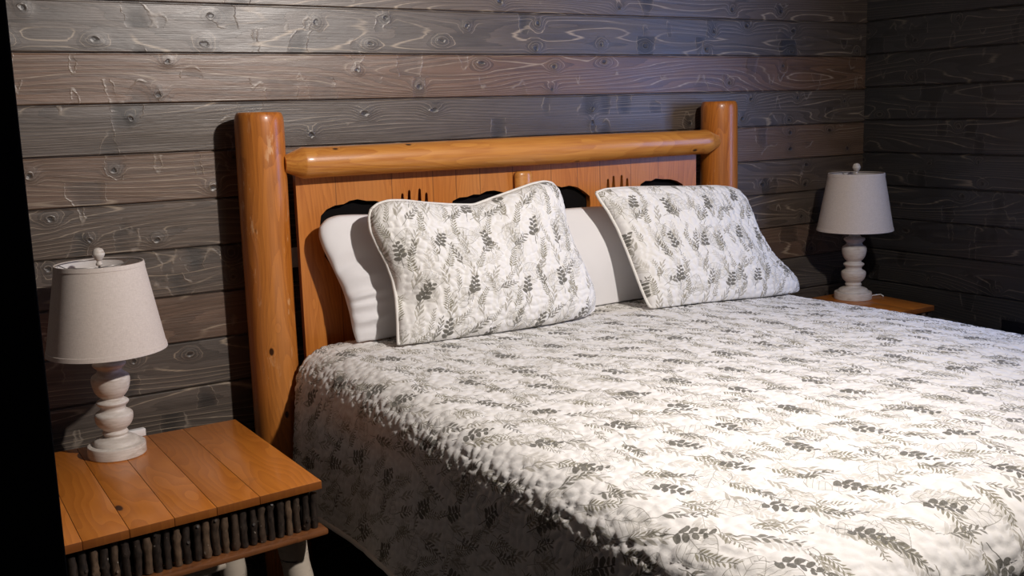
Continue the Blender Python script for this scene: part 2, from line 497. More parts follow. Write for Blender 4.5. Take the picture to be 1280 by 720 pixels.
# ------------------------------------------------------------------ room
CEIL = 2.42; XL = -4.45; YF = -4.3
def board_wall(name, axis, a0, a1, z0, z1, off, mat, outward):
    """tongue-and-groove boards: faces with eased edges and a dark gap at every pitch"""
    prof = []
    k = math.floor((z0 - off) / PL)
    while off + k * PL < z1:
        zb, zt = max(off + k * PL, z0), min(off + (k + 1) * PL, z1)
        prof += [(zb, .010), (zb + .0022, .010), (zb + .0028, .0025), (zb + .0055, 0.0), (zt - .0050, 0.0), (zt - .0022, .0025), (zt - .0016, .010)]
        k += 1
    bm = bmesh.new()
    def co(a, d, z): return (a, d, z) if axis == 0 else (d, a, z)
    L = [bm.verts.new(co(a0, d * outward, z)) for z, d in prof]; R = [bm.verts.new(co(a1, d * outward, z)) for z, d in prof]
    for i in range(len(prof) - 1): bm.faces.new((L[i], L[i + 1], R[i + 1], R[i]))
    # back skin so the wall has thickness
    D = .08 * outward
    c = [bm.verts.new(co(a, D, z)) for a, z in ((a0, z0), (a0, z1), (a1, z1), (a1, z0))]
    bm.faces.new(c); bm.faces.new((L[-1], R[-1], c[2], c[1])); bm.faces.new((L[0], c[0], c[3], R[0]))
    bmesh.ops.recalc_face_normals(bm, faces=bm.faces)
    me = bpy.data.meshes.new(name); bm.to_mesh(me); bm.free()
    return tag(link(me, name, mat, smooth=False), kind='structure')
W0, W1, WZ0, WZ1 = -1.98, -1.08, .95, 2.0            # window in the right-hand wall, beyond the frame
board_wall('wall_back', 0, XL - .08, .09, -.06, CEIL + .06, ZF % PL, MT['wall_back'], 1)
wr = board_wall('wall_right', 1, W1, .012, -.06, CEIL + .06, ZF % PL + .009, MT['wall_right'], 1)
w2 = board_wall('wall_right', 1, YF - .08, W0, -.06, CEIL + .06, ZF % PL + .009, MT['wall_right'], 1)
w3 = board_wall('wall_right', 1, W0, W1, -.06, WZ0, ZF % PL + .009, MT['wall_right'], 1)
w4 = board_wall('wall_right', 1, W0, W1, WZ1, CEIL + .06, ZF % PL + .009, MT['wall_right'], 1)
bm = bmesh.new()
for o in (wr, w2, w3, w4): bm.from_mesh(o.data)
me = bpy.data.meshes.new('wall_right'); bm.to_mesh(me); bm.free()
for o in (w2, w3, w4): bpy.data.objects.remove(o)
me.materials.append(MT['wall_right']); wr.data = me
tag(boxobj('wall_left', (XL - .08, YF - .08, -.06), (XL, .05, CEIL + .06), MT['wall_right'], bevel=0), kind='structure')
tag(boxobj('wall_front', (XL - .08, YF - .08, -.06), (.05, YF, CEIL + .06), MT['wall_back'], bevel=0), kind='structure')
tag(boxobj('floor', (XL - .06, YF - .06, -.05), (.06, .06, 0), MT['floor'], bevel=0), kind='structure')
tag(boxobj('ceiling', (XL - .06, YF - .06, CEIL), (.06, .06, CEIL + .05), MT['ceiling'], bevel=0), kind='structure')
win = tag(boxobj('window_1', (.045, W0, WZ0), (.051, W1, WZ1), MT['glass'], bevel=0), kind='structure')
bm = bmesh.new()
for lo, hi in (((.0, W0, WZ0), (.07, W0 + .05, WZ1)), ((.0, W1 - .05, WZ0), (.07, W1, WZ1)), ((.0, W0 + .05, WZ0), (.07, W1 - .05, WZ0 + .05)), ((.0, W0 + .05, WZ1 - .05), (.07, W1 - .05, WZ1)), ((.02, (W0 + W1) / 2 - .015, WZ0 + .05), (.065, (W0 + W1) / 2 + .015, WZ1 - .05))): box(bm, lo, hi)
finish(bm, 'window_frame', MT['frame'], win, smooth=False)

# dark door standing open beside the viewer
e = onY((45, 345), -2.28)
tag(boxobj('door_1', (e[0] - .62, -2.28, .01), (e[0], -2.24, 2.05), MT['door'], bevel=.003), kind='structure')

# ------------------------------------------------------------------ bed
bed = thing('log_bed', 'orange varnished log bed with thick round headboard posts against the dark board wall', 'bed', (-1.86, -1.1, 0))
bed_inv = Vector((1.86, 1.1, 0))
class P_:                      # parents keep world coordinates
    pass
def attach(o, root):
    o.parent = root; o.matrix_parent_inverse = Matrix.LocRotScale(root.location, root.rotation_euler, None).inverted()
    return o
PY = -.100                     # post centre line
xl = hit((323, 140), (0, PY, 0), np.array([0, 1., 0])); xlb = hit((352, 560), (0, PY, 0), np.array([0, 1., 0]))
xr = hit((898, 130), (0, PY, 0), np.array([0, 1., 0])); XPL, XPR = xl[0], xr[0]
def post(x, ztop, seed):
    R = .0705; zs = [.0] + list(np.linspace(.05, ztop - .03, 34)) + [ztop - .017, ztop - .008, ztop - .002, ztop, ztop]
    rs = [R] + [R * (1.02 - .02 * z / ztop) for z in zs[1:-5]] + [R * .985, R * .95, R * .90, R * .82, R * .02]
    return attach(log('post', MT['post'], None, [(x + .004 * math.sin(z * 2.3 + seed), PY, z) for z in zs], rs, 48, .035, seed, 9), bed)
ZPT = 1.438; ZPR = 1.436
post(XPL, ZPT, 3); post(XPR, ZPR, 5)
# top rail with hewn conical ends
RX0, RX1, RY, RZ = XPL + .052, XPR - .045, -.140, 1.287
def rail(name, x0, x1, y, z, r, cone, seed, bow=0.0):
    xs = [x0, x0 + cone * .5, x0 + cone * .97, x0 + cone * 1.06] + list(np.linspace(x0 + cone + .03, x1 - cone - .03, 46)) + [x1 - cone * 1.06, x1 - cone * .97, x1 - cone * .5, x1]
    rs = [r * .50, r * .74, r * .965, r * .995] + [r * (1 + .03 * math.sin(q * 5 + seed)) for q in xs[4:-4]] + [r * .995, r * .965, r * .74, r * .50]
    return attach(log(name, MT['rail'], None, [(q, y, z + bow * math.sin(PI * (q - x0) / (x1 - x0))) for q in xs], rs, 44, .05, seed, 7), bed)
rail('top_rail', RX0, RX1, RY, RZ, .047, .055, 11)
rail('lower_rail', XPL + .055, XPR - .055, PY, .585, .038, .05, 12)
# headboard panel with sawn cut-outs
PF = -.107                     # front face of the panel
def panel():
    x0 = hit((374, 300), (0, PF, 0), np.array([0, 1., 0]))[0]; x1 = hit((870, 215), (0, PF, 0), np.array([0, 1., 0]))[0]
    cu = bpy.data.curves.new('panel', 'CURVE'); cu.dimensions = '2D'; cu.fill_mode = 'BOTH'; cu.extrude = .011
    def poly(pts):
        s = cu.splines.new('POLY'); s.points.add(len(pts) - 1); s.use_cyclic_u = True
        for p, q in zip(s.points, pts): p.co = (q[0], q[1], 0, 1)
    poly([(x0, .50), (x1, .50), (x1, 1.275), (x0, 1.275)])
    def px(lst, y=PF): return [(lambda h: (h[0], h[2]))(onY(p, y)) for p in lst]
    # bear-backed openings: wavy upper edge measured on the photo, lower edge behind the pillows
    def opening(top, depth):
        t = px(top)
        xa, xb = t[0][0], t[-1][0]
        poly(t + [(xb - .01, t[-1][1] - depth * .6), (xb - .05, t[-1][1] - depth), (xa + .05, t[0][1] - depth), (xa + .01, t[0][1] - depth * .6)])
    opening([(400, 282), (401, 270), (408, 262), (418, 257), (430, 255), (437, 251), (447, 249), (458, 251), (470, 251), (480, 254), (488, 262), (490, 272)], .16)
    opening([(563, 262), (566, 251), (574, 247), (584, 246), (592, 243), (600, 243), (608, 239), (618, 238), (628, 240), (638, 244), (644, 252)], .14)
    opening([(680, 246), (684, 236), (692, 231), (702, 234), (712, 232), (722, 234), (730, 239), (737, 245), (738, 254)], .16)
    opening([(798, 238), (801, 230), (807, 226), (814, 226), (820, 223), (829, 224), (838, 224), (846, 226), (853, 230), (856, 238)], .14)
    def tine(x, yt, yb, w, lean=0):
        a = px([(x - w + lean, yb), (x - w * .9, (yt + yb) / 2), (x - w * .55, yt + 2), (x, yt), (x + w * .55, yt + 2), (x + w * .9, (yt + yb) / 2), (x + w + lean, yb)])
        poly(a)
    for x, yt in ((503, 241), (511.5, 237), (524.5, 235), (533, 240)): tine(x, yt, 272, 2.6)
    for x, yt in ((760, 223), (767, 219), (777, 218), (784, 222)): tine(x, yt, 250, 2.2)
    o = bpy.data.objects.new('panel', cu); COL.objects.link(o)
    dg = bpy.context.evaluated_depsgraph_get(); me = bpy.data.meshes.new_from_object(o.evaluated_get(dg)); bpy.data.objects.remove(o)
    me.transform(Matrix(((1, 0, 0, 0), (0, 0, -1, PF + .011), (0, 1, 0, 0), (0, 0, 0, 1)))); me.name = 'headboard_panel'; me.materials.clear()
    attach(link(me, 'headboard_panel', MT['panel'], None, smooth=False), bed)
    b = boxobj('backing_board', (x0 + .03, PF + .026, .55), (x1 - .03, PF + .031, 1.24), MT['black'], None, bevel=0)
    tag(attach(b, bed), 'black backing behind the sawn openings')
panel()
pg = onY((656, 214), -.13)
bm = bmesh.new()
prof = []
w_ = .034
for z in (.70, 1.05, pg[2] - .012, pg[2] - .004, pg[2]):
    s = 1.0 if z < pg[2] - .01 else (.92 if z < pg[2] - .002 else .72)
    prof.append([bm.verts.new((pg[0] + w_ * s * math.cos(a), -.119 + .020 * s * math.sin(a), z)) for a in np.linspace(0, 2 * PI, 28, endpoint=False)])
for a, b in zip(prof, prof[1:]):
    for k in range(28): bm.faces.new((a[k], a[(k + 1) % 28], b[(k + 1) % 28], b[k]))
bm.faces.new(prof[-1]); bm.faces.new(prof[0][::-1])
attach(finish(bm, 'centre_stile', MT['rail'], auto=.9), bed)
# side rails and foot of the frame, under the quilt
for sx in (-2.60, -1.02):
    attach(log('side_rail', MT['rail'], None, [(sx, y, .345) for y in np.linspace(-.06, -2.0, 16)], [.045] * 16, 20, .03, 8), bed)
for sx in (-2.60, -1.02):
    attach(log('leg', MT['rail'], None, [(sx, -1.96, z) for z in np.linspace(0, .33, 8)], [.042] * 8, 20, .03, 9), bed)

# mattress
ZB = .735
bm = bmesh.new(); box(bm, (-2.685, -2.05, .415), (-.875, -.185, ZB - .030))
tag(finish(bm, 'mattress', MT['ticking'], bevel=.075, auto=.9), 'thick mattress under the printed quilt', 'mattress')

# worley puff used for the meandering quilting
def puff(U, V, size, seed):
    rs = np.random.RandomState(seed); n = 256
    jx, jy = rs.rand(n, n) * .9 + .05, rs.rand(n, n) * .9 + .05
    u, v = U / size, V / size; iu, iv = np.floor(u).astype(int), np.floor(v).astype(int)
    f1 = np.full(u.shape, 9.); f2 = np.full(u.shape, 9.)
    for a in (-1, 0, 1):
        for b in (-1, 0, 1):
            cx, cy = iu + a, iv + b
            d = np.hypot(cx + jx[cx % n, cy % n] - u, cy + jy[cx % n, cy % n] - v)
            f2 = np.where(d < f1, f1, np.minimum(f2, d)); f1 = np.minimum(f1, d)
    e = np.clip((f2 - f1) / .55, 0, 1)
    return np.sqrt(e * (2 - e))
def grid_mesh(name, P, UV, back=None):
    nv, nu = P.shape[:2]
    idx = np.arange(nu * nv).reshape(nv, nu)
    q = np.stack([idx[:-1, :-1], idx[:-1, 1:], idx[1:, 1:], idx[1:, :-1]], -1).reshape(-1, 4)
    me = bpy.data.meshes.new(name)
    me.vertices.add(nu * nv); me.vertices.foreach_set('co', P.reshape(-1).astype(np.float32))
    me.loops.add(q.size); me.loops.foreach_set('vertex_index', q.reshape(-1).astype(np.int32))
    me.polygons.add(len(q)); me.polygons.foreach_set('loop_start', (np.arange(len(q)) * 4).astype(np.int32))
    me.update(calc_edges=True)
    uv = me.uv_layers.new(name='cloth'); uv.data.foreach_set('uv', UV.reshape(-1, 2)[q.reshape(-1)].reshape(-1).astype(np.float32))
    me.validate()
    return me
def normals(P):
    a = np.gradient(P, axis=1); b = np.gradient(P, axis=0)
    n = np.cross(a, b); return n / np.maximum(np.linalg.norm(n, axis=2, keepdims=True), 1e-9)

# quilt spread over the mattress, hanging down both sides and the foot
QX0, QX1, QY0, QY1 = -2.60, -.955, -.182, -2.02
QR = .115; HANG = .44
def quilt():
    lin = .0058
    u = np.arange(-HANG - QR * .57, (QX1 - QX0) + HANG + QR * .57, lin); v = np.arange(0, (QY0 - QY1) + HANG + QR * .57, lin)
    U, V = np.meshgrid(u, v)
    W, L = QX1 - QX0, QY0 - QY1
    def fall(e, flare):
        a = np.minimum(e / QR, PI / 2); s = np.maximum(e - QR * PI / 2, 0)
        return QR * np.sin(a) + flare * s, QR * (1 - np.cos(a)) + s
    el = np.maximum(-U, 0); er = np.maximum(U - W, 0); ef = np.maximum(V - L, 0)
    ol, dl = fall(el, .06); orr, dr = fall(er, .06); of, df = fall(ef, .08)
    X = QX0 + np.clip(U, 0, W) - ol + orr; Y = QY0 - np.clip(V, 0, L) - of
    drop = np.maximum(np.maximum(dl, dr), df)
    # easy folds in the hanging side
    hang = np.clip((drop - .10) / .3, 0, 1)
    X += -hang * (el > 0) * (.012 * np.sin(V * 9 + 1.0) + .010 * np.sin(V * 5.1 + .4)) 
    Y += -hang * (ef > 0) * .014 * np.sin(U * 8)
    cu_ = np.clip(U / W, 0, 1)
    Z = ZB + .012 * np.sin(PI * cu_) - drop + .006 * np.sin(U * 6.1 + V * 2.3) * np.sin(V * 4.2 + .5)
    # the quilt dips where it is tucked behind the pillows
    P = np.stack([X, Y, Z], -1)
    N = normals(P)
    N *= np.where(N[..., 2:3].mean() < 0, -1, 1)
    wu = U + .004 * np.sin(V * 57 + 1.3 * np.sin(U * 31)); wv = V + .004 * np.sin(U * 61 + 1.7 * np.sin(V * 29))
    h = puff(wu + 5, wv + 5, .029, 3)
    amp = .0080 * (.55 + .45 * np.clip(1 - np.abs(drop - .05) / .12, 0, 1)) + 0 * U
    P = P + N * (h * amp)[..., None]
    me = grid_mesh('quilt', P, np.stack([U + 3, V + 3], -1))
    if sum(p.normal.z for p in me.polygons) < 0: me.flip_normals()
    o = link(me, 'quilt', MT['quilt'])
    tag(o, 'white quilt printed with grey and olive leaf sprigs spread over the bed', 'quilt')
    md = o.modifiers.new('cloth_thickness', 'SOLIDIFY'); md.thickness = .010; md.offset = -1
    # bound hem along the three hanging sides
    bm = bmesh.new()
    for path in (P[::6, 0], P[-1, ::6], P[::6, -1]):
        tube(bm, [tuple(p) for p in path], .0075, 8)
    finish(bm, 'binding', MT['piping'], o)
    return o
quilt()

# ------------------------------------------------------------------ pillows
def resample(pts, n):
    pts = np.array(pts, float); d = np.r_[0, np.cumsum(np.linalg.norm(np.diff(pts, axis=0), axis=1))]
    # smooth the measured polyline a little
    t = np.linspace(0, d[-1], n)
    return np.stack([np.interp(t, d, pts[:, i]) for i in range(3)], 1)
def smooth_line(a, it=6):
    a = a.copy()
    for _ in range(it): a[1:-1] = .25 * a[:-2] + .5 * a[1:-1] + .25 * a[2:]
    return a
def qtop(x, y):
    """highest level of the quilt's upper face"""
    c_ = np.clip((x - QX0) / (QX1 - QX0), 0, 1)
    U = x - QX0; V = QY0 - y
    return ZB + .012 * np.sin(PI * c_) + .006 * np.sin(U * 6.1 + V * 2.3) * np.sin(V * 4.2 + .5) + .0095
def rest(P, m_):
    P = P.copy(); P[..., 2] = np.maximum(P[..., 2], qtop(P[..., 0], P[..., 1]) + m_); return P
def cushion(name, sides, plane_p, plane_n, nu, nv, fb, bb, mat, label, cat, group, quilted=None, seed=0, crease=0, pw=.42, extra=None, pipe=True, size=None):
    """a soft pillow: four measured edges on a leaning plane, blown up front and back.
    sides: top (left to right), right (top to bottom), bottom (left to right), left (top to bottom)"""
    n = np.array(plane_n, float); n /= np.linalg.norm(n)
    S3 = [[hit(p, plane_p, n) for p in s] for s in sides]
    T, R, B, L = (smooth_line(resample(s, k)) for s, k in zip(S3, (nu, nv, nu, nv)))
    R[0] = T[-1]; L[0] = T[0]; R[-1] = B[-1]; L[-1] = B[0]
    s = np.linspace(0, 1, nu)[None, :, None]; t = np.linspace(0, 1, nv)[:, None, None]
    C = (1 - t) * T[None] + t * B[None] + (1 - s) * L[:, None] + s * R[:, None] - ((1 - s) * (1 - t) * T[0] + s * (1 - t) * T[-1] + (1 - s) * t * B[0] + s * t * B[-1])
    s2, t2 = np.meshgrid(np.linspace(0, 1, nu), np.linspace(0, 1, nv))
    prof = (np.clip(4 * s2 * (1 - s2), 0, 1) ** pw) * (np.clip(4 * t2 * (1 - t2), 0, 1) ** pw)
    w = vnoise(seed)
    wob = np.array([[w(a * 9, b * 9, 0) for a in np.linspace(0, 1, nu)] for b in np.linspace(0, 1, nv)])
    facing = n if np.dot(n, CAM - np.array(plane_p)) > 0 else -n
    hf = fb * prof * (1 + .35 * wob)
    if extra: hf = hf + extra(s2, t2) * prof ** .5
    width = size[0]; height = size[1]
    U, V = s2 * width, (1 - t2) * height
    if quilted is not None:
        wu = U + .003 * np.sin(V * 67 + 1.3 * np.sin(U * 41)); wv = V + .003 * np.sin(U * 71 + 1.7 * np.sin(V * 39))
        hf = hf + puff(wu + 3, wv + 3, .027, seed) * .0090 * np.clip(prof * 2.2, 0, 1)
    if crease:
        wh = np.array([[w(a * 14 + 3, b * 34, 2) for a in np.linspace(0, 1, nu)] for b in np.linspace(0, 1, nv)])
        e = np.minimum(s2, 1 - s2)
        hf = hf + crease * np.exp(-(s2 / .16) ** 2) * (np.sin(t2 * 44 + 9 * s2 + 3 * np.sin(t2 * 9)) * (.25 + .75 * np.clip(wh * 3, -1, 1) ** 2) + 1.6 * wh) * prof * np.clip(t2 * 2, 0, 1)
    FR = C + facing * hf[..., None]
    BK = C - facing * (bb * prof)[..., None]
    P = np.concatenate([FR, BK[::-1]], 0)          # fold over along the bottom edge
    UVf = np.stack([U + seed * .37, V + seed * .53], -1); UV = np.concatenate([UVf, UVf[::-1]], 0)
    P = rest(P, .001)
    me = grid_mesh(name, P, UV)
    bm = bmesh.new(); bm.from_mesh(me); bmesh.ops.remove_doubles(bm, verts=bm.verts, dist=.0004)
    bmesh.ops.recalc_face_normals(bm, faces=bm.faces); bm.to_mesh(me); bm.free()
    o = tag(link(me, name, mat), label, cat, group)
    if pipe:
        bm = bmesh.new()
        loop = rest(np.concatenate([T[:-1], R[:-1], B[::-1][:-1], L[::-1]], 0), .007)
        tube(bm, [tuple(p) for p in loop[::2]] + [tuple(loop[0])], .0052, 8)
        finish(bm, 'piping', MT['piping'], o)
    return o
def lean(y0, z0, y1, z1):
    d = np.array([0, y1 - y0, z1 - z0]); return (0, y0, z0), np.cross(np.array([1., 0, 0]), d)
# white pillows
p, n = lean(-.245, .755, -.165, 1.17)
cushion('pillow', [[(399, 284), (406, 274), (420, 269), (440, 268), (480, 268), (540, 264), (590, 262)],
                   [(590, 262), (606, 290), (618, 330), (628, 370), (630, 392)],
                   [(446, 428), (470, 428), (520, 420), (580, 407), (630, 392)],
                   [(399, 284), (398, 296), (404, 312), (416, 336), (429, 364), (437, 392), (441, 414), (446, 428)]],
        p, n, 80, 60, .050, .025, MT['cotton'], 'white bed pillow showing left of the wavy-topped printed sham', 'pillow', 'white pillows', None, 2, .017, .35, None, False, (.7, .48))
cushion('pillow', [[(668, 266), (690, 262), (715, 260), (745, 258), (790, 257), (850, 252), (905, 247)],
                   [(905, 247), (918, 275), (925, 310), (930, 340), (930, 356)],
                   [(690, 398), (740, 390), (790, 384), (860, 370), (930, 356)],
                   [(668, 266), (668, 285), (672, 310), (678, 340), (684, 370), (690, 398)]],
        p, n, 80, 60, .050, .025, MT['cotton'], 'white bed pillow showing in the gap between the two printed shams', 'pillow', 'white pillows', None, 5, .003, .35, None, False, (.7, .48))
# printed shams
p, n = lean(-.385, .750, -.285, 1.19)
fold = lambda s, t: -.062 * np.exp(-((s - .02) / .09) ** 2 - ((t - .70) / .10) ** 2) - .028 * np.exp(-((s - .52) / .17) ** 2 - ((t - .0) / .28) ** 2) + .02 * np.exp(-((s - .12) / .12) ** 2 - ((t - .22) / .2) ** 2)
cushion('pillow_sham', [[(464, 262), (472, 255), (486, 251), (505, 251), (530, 254), (560, 256), (580, 256.5), (592, 256.5), (600, 253.5), (612, 249), (640, 239), (665, 230), (680, 227), (690, 229)],
                        [(690, 229), (698, 238), (702, 255), (705, 280), (714, 306), (728, 334), (738, 356), (743, 374), (742, 387)],
                        [(498, 433), (530, 430), (580, 423), (640, 414), (690, 406), (725, 398), (742, 387)],
                        [(464, 262), (461, 272), (463, 288), (472, 308), (483, 328), (491, 350), (495, 372), (497, 400), (498, 433)]],
        p, n, 150, 110, .085, .030, MT['sham'], 'quilted leaf-print sham with a dipped wavy top, at the left of the bed', 'pillow sham', 'printed shams', True, 4, 0, .38, fold, True, (.74, .50))
p, n = lean(-.445, .750, -.285, 1.17)
fold2 = lambda s, t: -.03 * np.exp(-((s - .93) / .12) ** 2 - ((t - .62) / .16) ** 2)
cushion('pillow_sham', [[(745, 241), (756, 237), (780, 235), (820, 234), (860, 234), (895, 233), (914, 235), (924, 239)],
                        [(924, 239), (932, 250), (938, 268), (946, 292), (962, 314), (982, 335), (995, 350), (998, 360), (997, 367)],
                        [(816, 388), (840, 387), (880, 383), (920, 378), (960, 373), (997, 367)],
                        [(745, 241), (750, 250), (760, 264), (772, 286), (783, 312), (793, 338), (803, 364), (810, 380), (816, 388)]],
        p, n, 150, 110, .075, .030, MT['sham'], 'quilted leaf-print sham with a straight top, at the right of the bed', 'pillow sham', 'printed shams', True, 9, 0, .38, fold2, True, (.72, .50))

# ------------------------------------------------------------------ lamps
def make_lamp(loc, label, rz):
    k = .000935
    t = thing('table_lamp', label, 'lamp', loc, rz, 'table lamps')
    bm = bmesh.new()
    lathe(bm, [(0, 0)] + [(79 * k - .002, 0), (79 * k, .002), (79 * k, .026), (77.5 * k, .0295), (74 * k, .031), (66 * k, .0315)] + [(0, .0315)], 64)
    finish(bm, 'base', MT['washed'], t, auto=.6)
    bm = bmesh.new()
    H = lambda y: (636 - y) * k
    pts = [(64, 600), (62, 596), (57, 590), (45, 585), (33, 582), (31, 578), (34, 574), (35, 570), (32, 565), (31, 562), (36, 557), (44, 549), (50, 537), (52, 524), (51, 516), (46, 511), (37, 506), (34, 500), (36, 493), (42, 487), (44, 482), (41, 478), (33, 473), (31, 468), (37, 462), (45, 450), (50, 434), (52, 418), (50, 408), (46, 403), (38, 398), (33, 392), (34, 386), (42, 378), (45, 373), (42, 368), (30, 363), (24, 358), (22, 345)]
    lathe(bm, [(64 * k, .031)] + [(max(p[0], 0) * k, H(p[1])) for p in spline(pts, 4)] + [(0, H(345))], 56)
    finish(bm, 'stem', MT['washed'], t, auto=1.0)
    # shade: cone with rolled rims, open top and bottom
    zb, zt, rb, rt, th = H(333), H(86), 160 * k, 116 * k, .0016
    def cone(z): return rb + (rt - rb) * (z - zb) / (zt - zb)
    bm = bmesh.new()
    prof = [(cone(zb) - th, zb)] + [(cone(z) + d, z) for z, d in ((zb, .0012), (zb + .011, .0014), (zb + .0115, 0))] + [(cone(z), z) for z in np.linspace(zb + .02, zt - .02, 8)] + [(cone(z) + d, z) for z, d in ((zt - .0115, 0), (zt - .011, .0014), (zt, .0012))] + [(cone(zt) - th, zt)]
    inner = [(cone(z) - th, z) for z in np.linspace(zt, zb, 8)]
    lathe(bm, prof + inner[1:], 72)
    sh = finish(bm, 'lamp_shade', MT['shade'], t, auto=.8)
    bm = bmesh.new()
    lathe(bm, [(cone(z) - th - .0004, z) for z in np.linspace(zb + .003, zt - .003, 8)], 72)
    tag(finish(bm, 'shade_lining', MT['inner'], sh), 'pale lining inside the shade')
    # wire fitter: ring, three spokes and a riser
    bm = bmesh.new()
    rr = cone(zt) - .003
    zc = zt - .013
    tube(bm, [(rr * math.cos(a), rr * math.sin(a), zt - .003) for a in np.linspace(0, 2 * PI, 49)], .0014, 6)
    for a in (.35, .35 + 2 * PI / 3, .35 + 4 * PI / 3):
        tube(bm, [(.004 * math.cos(a), .004 * math.sin(a), zc), (rr * .8 * math.cos(a), rr * .8 * math.sin(a), zc), (rr * math.cos(a), rr * math.sin(a), zt - .003)], .0014, 6)
    tube(bm, [(0, 0, H(352)), (0, 0, zc + .008)], .003, 8)
    for s_ in (-1, 1):
        tube(bm, [(.012 * s_, 0, H(350)), (.045 * s_, 0, H(300)), (.05 * s_, 0, H(230)), (.035 * s_, 0, H(150)), (0, 0, zc)], .0016, 6)
    tag(finish(bm, 'fitter', MT['steel'], t), 'dark wire fitter carrying the shade')
    bm = bmesh.new()
    zf = zc + .006
    lathe(bm, [(0, zf)] + [tuple(p) for p in spline([(.007, zf), (.0085, zf + .004), (.006, zf + .009), (.0055, zf + .012), (.0095, zf + .016), (.0150, zf + .026), (.0155, zf + .032), (.0115, zf + .042), (.004, zf + .0462)], 4)] + [(0, zf + .0464)], 32)
    tag(finish(bm, 'finial', MT['washed'], t), 'round white ball finial')
    return t
ZL = -1.2 + ZF; ZR = -1.128 + ZF
pl = onZ((147, 567), ZL); pr_ = onZ((1066, 373), ZR)
lampL = make_lamp((pl[0], pl[1], ZL), 'white lamp with beige linen shade on the nearer twig-fronted nightstand', .2)
lampR = make_lamp((pr_[0], pr_[1], ZR), 'white lamp with linen shade on the far nightstand in the dark corner', .9)
def lamp_cord(lamp, pts, switch, ang):
    L = lamp.location; c, s = math.cos(-lamp.rotation_euler.z), math.sin(-lamp.rotation_euler.z)
    def loc(p): q = Vector(p) - L; return (q.x * c - q.y * s, q.x * s + q.y * c, q.z)
    bm = bmesh.new(); tube(bm, [loc(p) for p in pts], .0028, 8)
    tag(finish(bm, 'cord', MT['white'], lamp), 'white cord')
    if switch:
        bm = bmesh.new(); box(bm, (-.028, -.010, 0), (.028, .010, .021))
        q = loc(switch)
        bmesh.ops.transform(bm, matrix=Matrix.Translation(q) @ Matrix.Rotation(ang - lamp.rotation_euler.z, 4, 'Z'), verts=bm.verts)
        tag(finish(bm, 'cord_switch', MT['white'], lamp, bevel=.002, auto=.6), 'white block-shaped switch on the cord')
a = onZ((169, 546), ZL)
lamp_cord(lampL, [(pl[0] + .01, pl[1] + .078, ZL + .008), (a[0] - .05, a[1] + .006, ZL + .008), (a[0] - .02, a[1], ZL + .008)], (a[0], a[1], ZL), .12)
lamp_cord(lampR, [tuple(onZ(q, ZR + .004)) for q in ((1085, 371), (1092, 369), (1101, 368), (1104, 370))], None, 0)

